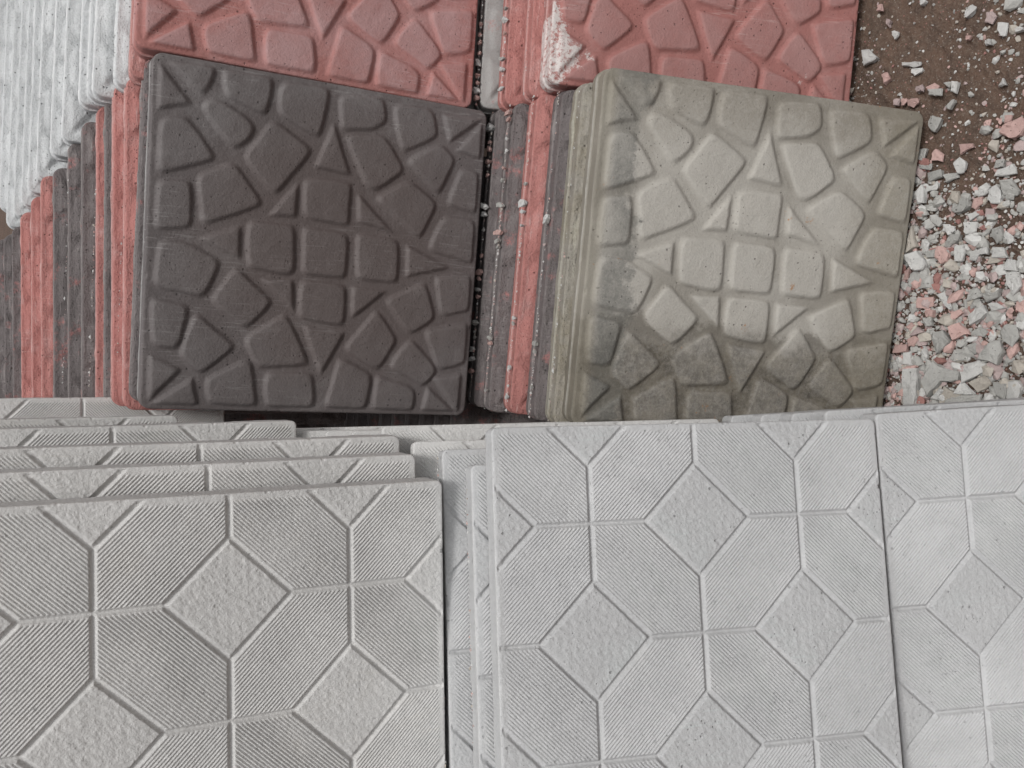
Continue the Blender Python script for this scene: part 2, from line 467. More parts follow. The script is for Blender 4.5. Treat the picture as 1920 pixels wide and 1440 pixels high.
def cobble_parts(n, seed, chip=1.0):
    V, F, nf, _ = slab_mesh(n, 0.2, lambda P: cobble_height(P, seed), COB_PROFILE, 0.009, seed, chip)
    NR = vertex_normals(V, F)
    C_ = V[F[:nf]].mean(1)[:, :2]
    d, who = cobble_field(C_, seed)
    part = np.where(d < CW, who, -1)
    allp = np.concatenate([part, np.full(len(F) - nf, -1)])
    body = make_mesh('cobble_slab_body', V, F[allp < 0], NR)
    stones = [make_mesh('cobble', V, F[allp == i], NR) for i in range(len(CP)) if (allp == i).sum() > 8]
    return body, stones, (V, F, NR)

body, stones, full = cobble_parts(250, 3)
COB_SPLIT = (body, stones)
COB_WHOLE = []
for sd in (5, 6, 8):
    V, F, nf, _ = slab_mesh(130, 0.2, lambda P: cobble_height(P, sd), COB_PROFILE, 0.009, sd, 1.6)
    COB_WHOLE.append(make_mesh('cobble_slab', V, F, vertex_normals(V, F)))

# ---- octagon slabs: grooves along a lattice of diamonds and long hexagons, fine ribs inside the hexagons
HO = 0.174
UN = HO * 2 / 3.72
P_RIB = 0.0374
def oct_uv(P):
    return (P[:, 0] + HO) / UN + 0.14, (HO - P[:, 1]) / UN + 0.14
def oct_field(P):
    u, v = oct_uv(P)
    # nearest odd node
    iu, iv = np.floor(u), np.floor(v)
    best = np.full(len(P), 9.0); node = np.zeros((len(P), 2))
    for a in (0, 1):
        for b in (0, 1):
            nu, nv = iu + a, iv + b
            odd = ((nu + nv) % 2) == 1
            L1 = np.abs(u - nu) + np.abs(v - nv)
            k = odd & (L1 < best)
            best[k] = L1[k]; node[k, 0] = nu[k]; node[k, 1] = nv[k]
    inside = best < 0.5
    dd = np.abs(best - 0.5) / math.sqrt(2)
    ax = np.minimum(np.abs(u - np.round(u)), np.abs(v - np.round(v)))
    # distance to the axis grooves, which stop at the diamond tips
    dl = np.where(inside, dd, np.minimum(dd, ax))
    even = ((iu + iv) % 2) == 0
    return u, v, inside, node, dl, even, iu, iv
GW, GD = 0.026, 0.0027
def oct_height(P):
    u, v, inside, node, dl, even, iu, iv = oct_field(P)
    rim = smoothstep((HO - 0.004 - np.abs(P).max(1)) / 0.004)
    h = -GD * np.maximum(1 - (dl / GW) ** 2, 0) * (0.5 + 0.5 * rim)
    fu, fv = u - iu, v - iv
    s = np.where(even, fu - fv, fu + fv - 1)
    fade = smoothstep((dl - GW * 0.8) / 0.02) * rim
    worn = np.clip(0.95 + 0.3 * wobble(P, 45, 71, 3), 0.5, 1.15)
    rib = (0.5 + 0.5 * np.cos(2 * np.pi * s / P_RIB)) ** 0.8 - 0.5
    h += np.where(inside, 0.0, 0.0014 * rib * fade * worn)
    h += np.where(inside, 0.0002 * wobble(P, 900, 72, 2), 0.00005 * wobble(P, 900, 73, 2))
    h += wobble(P, 25, 74, 2) * 0.00015
    return h

V, F, nf, _ = slab_mesh(500, HO, oct_height, OCT_PROFILE, 0.003, 21, 1.0)
NR = vertex_normals(V, F)
cc = V[F[:nf]].mean(1)[:, :2]
u, v, inside, node, dl, even, iu, iv = oct_field(cc)
key = np.where(inside, 100 + node[:, 0] * 10 + node[:, 1], iu * 10 + iv)
key = np.where(dl > GW, key, -1)
allk = np.concatenate([key, np.full(len(F) - nf, -1)])
OCT_BODY = make_mesh('octagon_slab_body', V, F[allk < 0], NR)
OCT_PANELS = []
for k in sorted(set(allk[allk >= 0])):
    if (allk == k).sum() > 40:
        OCT_PANELS.append(('diamond_panel' if k >= 100 else 'ribbed_panel', make_mesh('panel', V, F[allk == k], NR)))

# ------------------------------------------------------------------ placing slabs
# fronts of the stacks: location of the face centre, rotation (metres, radians)
FRONT = {
    'dark': ([0.1629, 0.9711, 0.5982], [-0.075, 1.385, -1.7659]),
    'olive': ([0.1386, 0.6485, 0.1998], [-0.0007, 1.1722, -1.7245]),
    'red1': ([0.5655, 0.9457, 0.6064], [-0.1552, 1.3758, -1.7987]),
    'red2': ([0.5472, 0.692, 0.207], [0.0102, 1.1891, -1.6764]),
    'octM': ([-0.2061, 0.4788, 0.4623], [-0.0876, 1.1779, -1.541]),
    'octR': ([-0.1907, 0.3355, 0.1362], [0.0464, 1.0631, -1.4554]),
    'octL': ([-0.258, 0.6458, 0.8014], [0.0283, 1.4146, -1.5224]),
}
# slabs behind each front slab: (index, shift down the face, shift across, depth back)
STACKS = {
    'dark': [(1, -0.009, 0.0016, 0.042), (2, -0.0227, -0.0092, 0.084), (3, -0.0372, -0.0105, 0.126), (4, -0.0475, -0.0187, 0.168), (5, -0.0591, -0.0254, 0.21), (6, -0.0787, -0.0413, 0.252), (7, -0.0978, -0.0662, 0.294), (8, -0.1189, -0.099, 0.336), (9, -0.139, -0.1076, 0.378), (10, -0.1552, -0.1367, 0.42), (11, -0.1737, -0.1596, 0.462), (12, -0.19, -0.1811, 0.504), (13, -0.2071, -0.1935, 0.546), (14, -0.2248, -0.2023, 0.588)],
    'red1': [(1, -0.0037, -0.0233, 0.042), (2, -0.0227, -0.0232, 0.084), (3.2, -0.0477, -0.029, 0.1344), (4.2, -0.0578, -0.0232, 0.1764), (5.2, -0.0707, -0.0221, 0.2184), (6.5, -0.0933, -0.0636, 0.273), (7.6, -0.1115, -0.0782, 0.3192), (8.9, -0.134, -0.1041, 0.3738), (9.9, -0.1493, -0.1218, 0.4158), (10.9, -0.1632, -0.1373, 0.4578), (11.9, -0.1784, -0.1507, 0.4998), (12.9, -0.194, -0.1649, 0.5418), (13.9, -0.211, -0.1344, 0.5838), (14.9, -0.2277, -0.1205, 0.6258), (15.9, -0.2457, -0.1082, 0.6678)],
    'olive': [(1, -0.0116, -0.008, 0.0398), (2, -0.0261, -0.0113, 0.0796), (3, -0.0481, -0.0113, 0.1194), (4, -0.0691, -0.0174, 0.1592), (5, -0.084, -0.0174, 0.199), (6, -0.1, -0.075, 0.252), (7, -0.1185, -0.0835, 0.294), (8, -0.137, -0.092, 0.336), (9, -0.1555, -0.1005, 0.378), (10, -0.174, -0.109, 0.42), (11, -0.1925, -0.1175, 0.462), (12, -0.211, -0.126, 0.504), (13, -0.2295, -0.1345, 0.546), (14, -0.248, -0.143, 0.588), (15, -0.2665, -0.1515, 0.63), (16, -0.285, -0.16, 0.672), (17, -0.3035, -0.1685, 0.714), (18, -0.322, -0.177, 0.756)],
    'red2': [(1, -0.0142, -0.0074, 0.042), (2, -0.0347, -0.0116, 0.084), (3, -0.0591, -0.0088, 0.126), (4, -0.078, -0.012, 0.168), (5, -0.097, -0.015, 0.21), (6, -0.116, -0.018, 0.252), (7, -0.135, -0.021, 0.294)],
    'octM': [(1, -0.0119, -0.0291, 0.036), (2, -0.0311, -0.0137, 0.072), (3, -0.0541, -0.0048, 0.108), (4, -0.0802, 0.0124, 0.144), (8, -0.1868, 0.0218, 0.288), (5, -0.1078, 0.0106, 0.18), (6, -0.1341, 0.0133, 0.216), (7, -0.1596, 0.0161, 0.252), (9, -0.2127, 0.0216, 0.324), (10, -0.24, 0.0244, 0.36), (11, -0.2689, 0.0272, 0.396), (12, -0.2991, 0.0301, 0.432), (13, -0.3243, 0.0328, 0.468), (14, -0.3506, 0.0356, 0.504)],
    'octR': [(1, -0.0304, 0.0047, 0.036), (2, -0.045, 0.005, 0.072), (3, -0.063, 0.005, 0.108), (4, -0.081, 0.005, 0.144)],
    'octL': [(1, -0.0118, 0.0209, 0.036), (2, -0.0149, 0.0363, 0.072), (6, -0.0808, 0.0484, 0.216), (8, -0.193, 0.0561, 0.288), (15, -0.1172, 0.0779, 0.54)],
}


def tag(o, label=None, cat=None, group=None, kind=None):
    if label: o['label'] = label
    if cat: o['category'] = cat
    if group: o['group'] = group
    if kind: o['kind'] = kind
    return o

def link_mat(o, m):
    o.material_slots[0].link = 'OBJECT'
    o.material_slots[0].material = m

def slab(kind, mat, mtx, label, group, split=False, variant=0, panel_mat=None):
    col = (random.random(), random.random(), random.random(), 1)
    if kind == 'cobble':
        me = COB_SPLIT[0] if split else COB_WHOLE[variant % 3]
        o = bpy.data.objects.new('cobble_pattern_slab', me)
        kids = [('cobble', s, mat) for s in COB_SPLIT[1]] if split else []
    else:
        o = bpy.data.objects.new('octagon_pattern_slab', OCT_BODY)
        kids = [(nm, s, (panel_mat if nm == 'diamond_panel' else mat)) for nm, s in OCT_PANELS]
    COL.objects.link(o)
    link_mat(o, M[mat]); o.color = col
    o.matrix_world = mtx
    for nm, s, mm in kids:
        c = bpy.data.objects.new(nm, s)
        COL.objects.link(c)
        c.parent = o
        link_mat(c, M[mm]); c.color = col
    tag(o, label, 'paving slab', group, 'thing')
    return o

def pose(front, du=0.0, dy=0.0, back=0.0, roll=0.0, tilt=0.0):
    loc, rot = FRONT[front]
    m = Matrix.Translation(loc) @ Euler(rot).to_matrix().to_4x4()
    return m @ Matrix.Translation((du, dy, -back)) @ Euler((0, tilt, roll)).to_matrix().to_4x4()

GC = 'cobble pattern slabs stacked on edge'
GO = 'octagon pattern slabs stacked on edge'
slab('cobble', 'dark', pose('dark'), 'charcoal slab with raised cobble pattern, whole face visible, leaning at the front of its stack', GC, True)
slab('cobble', 'olive', pose('olive'), 'weathered olive-grey slab with raised cobbles and dark dirt stains, standing beside the rubble', GC, True)
slab('cobble', 'red', pose('red1'), 'red cobble pattern slab partly hidden behind the corner of the charcoal slab', GC, True)
slab('cobble', 'red_lime', pose('red2'), 'red cobble pattern slab with white lime crust on its corner, behind the olive-grey slab', GC, True)
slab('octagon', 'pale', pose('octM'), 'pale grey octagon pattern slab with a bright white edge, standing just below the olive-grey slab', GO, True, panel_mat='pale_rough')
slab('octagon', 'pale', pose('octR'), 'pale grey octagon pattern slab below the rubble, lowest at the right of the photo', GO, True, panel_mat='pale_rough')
slab('octagon', 'pale_warm', pose('octL'), 'large near octagon pattern slab, warm grey, filling the lower left of the photo', GO, True, panel_mat='warm_rough')

ST = {
 'dark': [
  ('dark_rough', 'charcoal slab directly behind the front charcoal slab, a thin strip of edge showing'),
  ('red_edge', 'red slab nearest behind the two charcoal slabs of the left stack'),
  ('red_edge', 'red slab with a bulging cobbled strip, second red one behind the charcoal slab'),
  ('dark_rough', 'thin dark slab squeezed between red slabs left of the charcoal stack front'),
  ('red_edge', 'red slab between two dark slabs, a little higher than the slabs in front of it'),
  ('dark_rough', 'first dark slab of the three grey-black ones side by side in the left stack'),
  ('dark_rough', 'middle dark slab of the three grey-black ones side by side in the left stack'),
  ('dark_rough', 'dark slab touching the farthest red slabs, last of the three grey-black ones'),
  ('red_edge', 'red slab standing against the far side of the three dark slabs'),
  ('red_edge', 'red slab with a bright pale edge line, middle of the farthest three red ones'),
  ('red_edge', 'farthest red slab at the left border, below the white slabs'),
  ('dark_rough', 'farthest dark slab, a narrow strip at the very left border below the white slabs'),
  ('dark_rough', 'dark slab second from the last at the left border, cut by it'),
  ('dark_rough', 'last dark slab behind all others of the left stack, at the photo border'),
 ],
 'red1': [('red_edge', 'second red slab, right behind the upper left red slab and before the white slabs')] + [
  ('white', t) for t in (
  'white cobble pattern slab touching the upper left red slabs',
  'white slab showing a wide bulging strip, second white one from the red slabs',
  'narrow white slab, low corner above the first narrow red slab top',
  'white slab ending above the short dark and red slab tops',
  'white slab with a wide smooth strip, ending beside the first dark slab top',
  'white slab ending directly above the middle dark slab of the left stack',
  'white slab with a bright rim ending above the last dark slab',
  'white slab ending beside the first of the farthest red slabs',
  'white slab ending above the red slab with the bright edge line',
  'white slab ending above the farthest red slab',
  'white slab ending above the narrow dark strip at the left border',
  'white slab whose foot is cut by the left border, innermost of the last three',
  'white slab seen only near the top left corner, middle of the last three',
  'outermost white slab in the top left corner of the photo')],
 'olive': [
  ('olive_edge', 'mossy olive slab directly behind the stained olive-grey slab'),
  ('dark_rough', 'dusty dark slab between the mossy olive slab and the red slab of the middle row'),
  ('red_edge', 'red slab standing between two dark slabs in the middle row, pale chipped edge'),
  ('dark_rough', 'dark slab with pink scuffs, left of the red slab in the middle row'),
  ('dark_rough', 'dark slab with crumbs on its edge, tucked beside the front charcoal slab'),
 ] + [('dark_rough', 'dark supporting slab hidden under the charcoal stack')] * 13,  # unseen slabs, set low and continued back to darken the gap
 'red2': [
  ('red_edge', 'red slab right behind the limed red slab at the top of the photo'),
  ('red_edge', 'red slab between another red one and the plain grey slab at the top'),
  ('grey', 'plain light grey slab with flecks of red, beside the upper left red slab'),
 ] + [('grey', 'grey supporting slab hidden under the upper left red stack')] * 4,
 'octM': [
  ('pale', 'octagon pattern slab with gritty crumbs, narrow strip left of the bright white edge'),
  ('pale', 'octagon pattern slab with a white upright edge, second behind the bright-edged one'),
  ('pale_warm', 'small visible corner of a greyish octagon slab, third behind the bright-edged one'),
  ('pale_warm', 'octagon slab with a rounded chipped corner close under the charcoal slab'),
  ('pale_warm', 'farthest octagon slab of the middle stack, only a thin top strip under the charcoal slab'),
 ] + [('pale_warm', 'octagon slab hidden deep in the middle stack')] * 9,  # unseen slabs, row lengthened so the gap beside it stays dark
 'octR': [
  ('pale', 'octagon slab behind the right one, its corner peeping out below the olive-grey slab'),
 ] + [('pale', 'octagon slab hidden deep in the lower right stack')] * 3,
 'octL': [
  ('pale_warm', 'octagon slab right behind the large near slab, showing a ribbed strip with a chipped corner'),
  ('pale_warm', 'octagon slab second behind the large near slab, strip with a dirty tan patch'),
  ('pale_warm', 'octagon slab whose strip ends just under the lower edge of the charcoal slab'),
  ('pale_warm', 'octagon slab showing only a sliver under the red slab foot of the left stack'),
  ('pale_warm', 'farthest octagon slab, strip below the far dark and red slabs at the left border'),
 ],
}
for f, lst in STACKS.items():
    for i, (n, du, dy, back) in enumerate(lst):
        mat, label = ST[f][i]
        octo = f.startswith('oct')
        j = 0.0 if i > 4 else 0.004
        roll = 0.028 if (f == 'dark' and n >= 2) else random.uniform(-j, j)
        m = pose(f, du, dy, back, roll, random.uniform(-0.006, 0.006))
        slab('octagon' if octo else 'cobble', mat, m, label, GO if octo else GC, variant=i,
             panel_mat='pale_rough' if mat == 'pale' else 'warm_rough')

# ------------------------------------------------------------------ ground
def ground_mat():
    N = Nodes('trampled_soil')
    big = N.noise(5.0, 5, 0.65)
    mid = N.noise(40.0, 5, 0.7)
    fin = N.noise(300.0, 3, 0.7)
    c = N.mix(N.ramp(big, 0.35, 0.65), (0.092, 0.058, 0.044), (0.150, 0.100, 0.074))
    c = N.mix(N.ramp(mid, 0.35, 0.7, 0, 0.6), c, (0.055, 0.042, 0.036))
    c = N.mix(N.ramp(fin, 0.45, 0.75, 0, 0.6), c, (0.200, 0.165, 0.135))
    c = N.mix(N.ramp(N.noise(9.0, 4, 0.7), 0.58, 0.7, 0, 0.55), c, (0.160, 0.060, 0.050))
    for sc, th, colr in ((420.0, 0.78, (0.21, 0.175, 0.15)), (260.0, 0.93, (0.34, 0.32, 0.30)), (300.0, 0.93, (0.26, 0.14, 0.12))):
        v = N.vor(sc); r = N.sep(N.vor(sc, 'Color'))[0]
        k = N.math('MULTIPLY', N.ramp(v, 0.25, 0.34, 1.0, 0.0), N.math('GREATER_THAN', r, th))
        c = N.mix(k, c, colr)
    h = N.math('ADD', N.math('MULTIPLY', mid, 2.0), fin)
    return N.finish(c, [(h, 0.003)], 0.95, 0.2)
M['soil'] = ground_mat()
def plainish(name, base, var=0.18, grain=0.0006):
    return concrete(name, base, sc_(base, 1.3), 0.4, 1.0, var, grain=grain)
M['chip_white'] = plainish('white_rubble', (0.45, 0.445, 0.43), 0.18)
M['chip_crumb'] = plainish('pale_rubble', (0.45, 0.45, 0.44), 0.25)
M['chip_grey'] = plainish('grey_rubble', (0.32, 0.315, 0.298))
M['chip_mauve'] = plainish('mauve_rubble', (0.34, 0.27, 0.26))
M['chip_pink'] = plainish('pink_rubble', (0.42, 0.285, 0.26))
M['chip_tan'] = plainish('tan_rubble', (0.36, 0.33, 0.29))
M['chip_red'] = plainish('dark_red_rubble', (0.25, 0.13, 0.115))

def terrain(x, y):
    P = np.stack([x, y], 1)
    h = wobble(P, 9, 91, 3) * 0.006 + wobble(P, 90, 92, 3) * 0.0022 + wobble(P, 420, 93, 3) * 0.0013
    return h - 0.004
gx = np.concatenate([-np.geomspace(60, 1.2, 22), np.linspace(-1.1, -0.12, 50), np.linspace(-0.1, 0.66, 260), np.linspace(0.68, 1.1, 20), np.geomspace(1.2, 60, 22)])
gy = np.concatenate([-np.geomspace(60, 0.6, 22), np.linspace(-0.5, 0.36, 40), np.linspace(0.38, 0.70, 130), np.linspace(0.72, 1.5, 40), np.geomspace(1.6, 120, 26)])
GX, GY = np.meshgrid(gx, gy)
gz = terrain(GX.ravel(), GY.ravel())
Vg = np.c_[GX.ravel(), GY.ravel(), gz]
ii = np.arange(Vg.shape[0]).reshape(GX.shape)
Fg = np.stack([ii[:-1, :-1], ii[:-1, 1:], ii[1:, 1:], ii[1:, :-1]], -1).reshape(-1, 4)
gme = make_mesh('ground', Vg, Fg)
gnd = bpy.data.objects.new('ground', gme); COL.objects.link(gnd)
link_mat(gnd, M['soil']); tag(gnd, kind='structure')

# ------------------------------------------------------------------ rubble
SHARDS = [
    ('w', [(0.4273, 0.628), (0.4261, 0.6186), (0.4121, 0.6074), (0.4093, 0.6135), (0.4088, 0.6269)]),
    ('w', [(0.3973, 0.5759), (0.3889, 0.5523), (0.3853, 0.5523), (0.393, 0.5769)]),
    ('w', [(0.3858, 0.5654), (0.3826, 0.5523), (0.3784, 0.5533), (0.3762, 0.5607), (0.3804, 0.5654)]),
    ('p', [(0.3908, 0.6024), (0.3908, 0.5964), (0.3803, 0.5925), (0.3777, 0.5994), (0.3842, 0.6024)]),
    ('w', [(0.4377, 0.5866), (0.435, 0.5788), (0.4307, 0.5798), (0.4275, 0.5836), (0.4331, 0.5866)]),
    ('w', [(0.4348, 0.4967), (0.4363, 0.4925), (0.4322, 0.4875), (0.4272, 0.49), (0.4228, 0.4967), (0.4302, 0.4984)]),
    ('w', [(0.4056, 0.4632), (0.4011, 0.4529), (0.3879, 0.4553), (0.3884, 0.4592)]),
    ('m', [(0.4206, 0.4744), (0.419, 0.468), (0.4126, 0.464), (0.4059, 0.4688), (0.4105, 0.4768)]),
    ('p', [(0.2893, 0.4584), (0.2904, 0.4529), (0.2932, 0.4388), (0.2816, 0.4345), (0.2728, 0.4388), (0.2719, 0.4483), (0.2818, 0.4616)]),
    ('p', [(0.2986, 0.4561), (0.2982, 0.4483), (0.2921, 0.4498), (0.2914, 0.4568)]),
    ('p', [(0.3582, 0.5459), (0.36, 0.5368), (0.3555, 0.5305), (0.3525, 0.5323), (0.3538, 0.5441)]),
    ('g', [(0.3518, 0.5423), (0.3498, 0.5261), (0.3416, 0.5252), (0.3459, 0.5404)]),
    ('m', [(0.3612, 0.5561), (0.3611, 0.5496), (0.3537, 0.5487), (0.354, 0.5561)]),
    ('p', [(0.3475, 0.5683), (0.3465, 0.5551), (0.3411, 0.5551), (0.3387, 0.5626), (0.342, 0.5683)]),
    ('p', [(0.353, 0.5778), (0.3514, 0.5692), (0.3453, 0.5702), (0.3435, 0.5769), (0.3486, 0.5788)]),
    ('m', [(0.3538, 0.5875), (0.3526, 0.5798), (0.3448, 0.5817), (0.3462, 0.5866)]),
    ('g', [(0.3331, 0.5138), (0.333, 0.5104), (0.3289, 0.5112), (0.3234, 0.5164), (0.3274, 0.5217)]),
    ('g', [(0.3148, 0.5441), (0.3212, 0.5377), (0.3154, 0.5261), (0.3093, 0.5297), (0.3001, 0.535), (0.3095, 0.5441)]),
    ('p', [(0.2759, 0.5377), (0.2808, 0.5323), (0.2712, 0.5252), (0.2635, 0.5261), (0.2674, 0.5395)]),
    ('p', [(0.2792, 0.5069), (0.2765, 0.4917), (0.272, 0.4909), (0.2674, 0.5044)]),
    ('w', [(0.2578, 0.5121), (0.2629, 0.5035), (0.2547, 0.4976), (0.2454, 0.5027), (0.2449, 0.5086)]),
    ('w', [(0.2333, 0.557), (0.24, 0.5496), (0.233, 0.5459), (0.2169, 0.5459), (0.2173, 0.5533)]),
    ('w', [(0.2384, 0.5459), (0.2405, 0.5314), (0.2314, 0.5332), (0.2319, 0.545)]),
    ('g', [(0.2672, 0.5551), (0.2629, 0.5395), (0.2567, 0.5395), (0.2609, 0.5551)]),
    ('g', [(0.2546, 0.5468), (0.2542, 0.5279), (0.2461, 0.527), (0.2425, 0.5441)]),
    ('g', [(0.2468, 0.5261), (0.247, 0.5104), (0.2416, 0.5095), (0.2382, 0.5226)]),
    ('w', [(0.2246, 0.4842), (0.2289, 0.476), (0.2239, 0.472), (0.2161, 0.4752), (0.2162, 0.485)]),
    ('w', [(0.2191, 0.4736), (0.2241, 0.4648), (0.2099, 0.46), (0.2025, 0.4608), (0.2034, 0.4704), (0.2093, 0.4752)]),
    ('g', [(0.2283, 0.4608), (0.2266, 0.4483), (0.2131, 0.4421), (0.2071, 0.4452), (0.2113, 0.4584)]),
    ('g', [(0.2112, 0.5138), (0.2173, 0.5001), (0.2135, 0.4934), (0.2044, 0.495), (0.1992, 0.5052), (0.2026, 0.5147)]),
    ('p', [(0.213, 0.4909), (0.2139, 0.4818), (0.2071, 0.4818), (0.1999, 0.4892), (0.2041, 0.4934)]),
    ('w', [(0.2333, 0.4688), (0.2403, 0.4624), (0.2439, 0.4483), (0.2334, 0.4452), (0.2325, 0.4608)]),
    ('g', [(0.251, 0.4656), (0.2506, 0.4561), (0.2425, 0.4568), (0.243, 0.4672)]),
    ('g', [(0.2848, 0.5533), (0.2844, 0.5441), (0.2678, 0.5496), (0.2726, 0.5551)]),
    ('g', [(0.3554, 0.5243), (0.3545, 0.5156), (0.3486, 0.5191)]),
    ('w', [(0.354, 0.5138), (0.3511, 0.5069), (0.3391, 0.5104), (0.3436, 0.5138)]),
    ('w', [(0.3337, 0.4624), (0.3403, 0.4568), (0.3325, 0.4529)]),
    ('m', [(0.4566, 0.5954), (0.453, 0.5905), (0.4459, 0.5915), (0.4505, 0.5964)]),
    ('w', [(0.4641, 0.5514), (0.4629, 0.5459), (0.4576, 0.5459), (0.4575, 0.5505)]),
    ('p', [(0.4805, 0.6095), (0.4805, 0.6044), (0.4701, 0.6018), (0.472, 0.6095)]),
    ('p', [(0.4013, 0.4967), (0.4001, 0.4909), (0.3947, 0.4925), (0.3963, 0.4971)]),
    ('w', [(0.3926, 0.4452), (0.392, 0.4388), (0.3864, 0.4345), (0.3863, 0.4436)]),
    ('w', [(0.3883, 0.476), (0.3889, 0.4704), (0.3833, 0.4688), (0.3844, 0.4744)]),
    ('g', [(0.21, 0.5061), (0.2095, 0.4928), (0.2042, 0.4936), (0.1976, 0.5079), (0.2042, 0.5142)]),
    ('w', [(0.196, 0.4981), (0.1991, 0.4849), (0.1935, 0.4832), (0.1883, 0.4954)]),
    ('w', [(0.1877, 0.5025), (0.1853, 0.4875), (0.1757, 0.4893), (0.173, 0.4954), (0.1768, 0.5029)]),
    ('w', [(0.1878, 0.5262), (0.1839, 0.5133), (0.1792, 0.5124), (0.1756, 0.5188)]),
    ('t', [(0.1935, 0.5626), (0.166, 0.5567), (0.16, 0.5686), (0.1698, 0.5706)]),
    ('g', [(0.169, 0.5243), (0.1769, 0.5151), (0.1736, 0.5052), (0.1667, 0.5079), (0.1611, 0.5206), (0.1637, 0.5262)]),
    ('w', [(0.1576, 0.5726), (0.1625, 0.5557), (0.1436, 0.5432), (0.1365, 0.547), (0.1378, 0.5587)]),
    ('p', [(0.1636, 0.5318), (0.1622, 0.5216), (0.1515, 0.517), (0.1435, 0.5197), (0.1426, 0.5271), (0.1509, 0.5346)]),
    ('w', [(0.1635, 0.5115), (0.1623, 0.5025), (0.1547, 0.4998), (0.1415, 0.5025), (0.1434, 0.5106)]),
    ('w', [(0.1522, 0.4945), (0.1549, 0.4746), (0.1469, 0.4746), (0.1424, 0.4954)]),
    ('g', [(0.1591, 0.547), (0.1612, 0.5346), (0.152, 0.5356), (0.1512, 0.5441)]),
    ('w', [(0.1542, 0.4695), (0.1526, 0.4578), (0.1416, 0.4529), (0.142, 0.4704)]),
    ('m', [(0.1994, 0.4763), (0.1981, 0.4687), (0.1877, 0.4695), (0.1908, 0.478)]),
    ('g', [(0.1753, 0.4695), (0.1773, 0.4595), (0.1648, 0.4578), (0.159, 0.4661), (0.1649, 0.4704)]),
    ('w', [(0.1719, 0.4586), (0.1634, 0.448), (0.158, 0.4464), (0.1565, 0.4545), (0.1642, 0.4595)]),
    ('w', [(0.14, 0.4545), (0.1373, 0.4464), (0.1249, 0.4439), (0.1265, 0.4578)]),
    ('w', [(0.1247, 0.457), (0.1231, 0.4431), (0.1072, 0.4388), (0.0978, 0.448), (0.1105, 0.4545)]),
    ('g', [(0.1272, 0.5666), (0.1397, 0.5587), (0.1315, 0.5528), (0.1203, 0.5548), (0.1205, 0.5666)]),
    ('p', [(0.1035, 0.5567), (0.1047, 0.5384), (0.0944, 0.5384), (0.0921, 0.5567)]),
    ('w', [(0.1071, 0.5337), (0.11, 0.5243), (0.1023, 0.5216), (0.0889, 0.5142), (0.0864, 0.5179), (0.0972, 0.5262)]),
    ('g', [(0.102, 0.4972), (0.112, 0.4884), (0.1007, 0.4814), (0.0978, 0.4901), (0.0958, 0.4981)]),
    ('g', [(0.1025, 0.4814), (0.1067, 0.4603), (0.0973, 0.4628), (0.0933, 0.478)]),
    ('w', [(0.0806, 0.4998), (0.0909, 0.4814), (0.0806, 0.4749), (0.0677, 0.4954)]),
    ('g', [(0.0911, 0.4954), (0.0955, 0.4832), (0.0911, 0.484), (0.0858, 0.4972)]),
    ('p', [(0.0854, 0.517), (0.0875, 0.5079), (0.0827, 0.5043), (0.0735, 0.517)]),
    ('p', [(0.0673, 0.5197), (0.072, 0.5079), (0.0568, 0.4945), (0.0514, 0.5142)]),
    ('p', [(0.0548, 0.5706), (0.0591, 0.5606), (0.0541, 0.5557), (0.0459, 0.5626), (0.0461, 0.5696)]),
    ('p', [(0.0497, 0.5868), (0.049, 0.5706), (0.0395, 0.5706), (0.039, 0.5878)]),
    ('w', [(0.0396, 0.5766), (0.0403, 0.5656), (0.0221, 0.5656), (0.0242, 0.5766)]),
    ('w', [(0.0389, 0.5538), (0.0434, 0.548), (0.033, 0.5461), (0.0275, 0.5518)]),
    ('g', [(0.0291, 0.5375), (0.0177, 0.5225), (0.0138, 0.5079), (0.0047, 0.5079), (0.0029, 0.5262), (-0.0157, 0.5413), (0.003, 0.5499)]),
    ('w', [(0.0184, 0.5736), (0.0191, 0.5548), (-0.0027, 0.5548), (-0.0255, 0.5597), (-0.0258, 0.5746)]),
    ('g', [(0.0608, 0.5375), (0.0638, 0.5243), (0.0487, 0.5151), (0.0364, 0.5318), (0.0515, 0.5384)]),
    ('g', [(0.0359, 0.517), (0.0412, 0.5115), (0.039, 0.4981), (0.03, 0.4989), (0.0267, 0.5133), (0.0305, 0.5197)]),
    ('g', [(0.0444, 0.4989), (0.0476, 0.4884), (0.0402, 0.4832), (0.0333, 0.4901), (0.0389, 0.4972)]),
    ('g', [(0.0605, 0.4954), (0.0661, 0.4832), (0.0595, 0.4763), (0.0544, 0.4814), (0.0568, 0.4945)]),
    ('g', [(0.0331, 0.4832), (0.047, 0.4746), (0.05, 0.4611), (0.0359, 0.4586), (0.0221, 0.4645), (0.0276, 0.4763), (0.0278, 0.4849)]),
    ('w', [(0.0175, 0.5097), (0.0287, 0.4849), (0.017, 0.4754), (0.0011, 0.5052)]),
    ('t', [(0.0011, 0.4989), (0.0108, 0.4797), (0.001, 0.4766), (-0.0106, 0.4901)]),
    ('w', [(0.0038, 0.5061), (-0.0124, 0.491), (-0.0108, 0.5142)]),
    ('t', [(-0.0026, 0.5243), (-0.0125, 0.5034), (-0.0219, 0.517), (-0.024, 0.5337)]),
    ('w', [(-0.0176, 0.5413), (-0.0045, 0.5299), (-0.0081, 0.5243), (-0.0184, 0.5318)]),
    ('g', [(0.0589, 0.4645), (0.0672, 0.4578), (0.0648, 0.4464), (0.0527, 0.4447), (0.0409, 0.4512), (0.05, 0.4611)]),
    ('g', [(0.0028, 0.472), (0.001, 0.457), (-0.0182, 0.4595), (-0.0095, 0.4712)]),
    ('w', [(0.0028, 0.457), (0.0045, 0.4447), (-0.0041, 0.4407), (-0.018, 0.4464), (-0.0164, 0.4595)]),
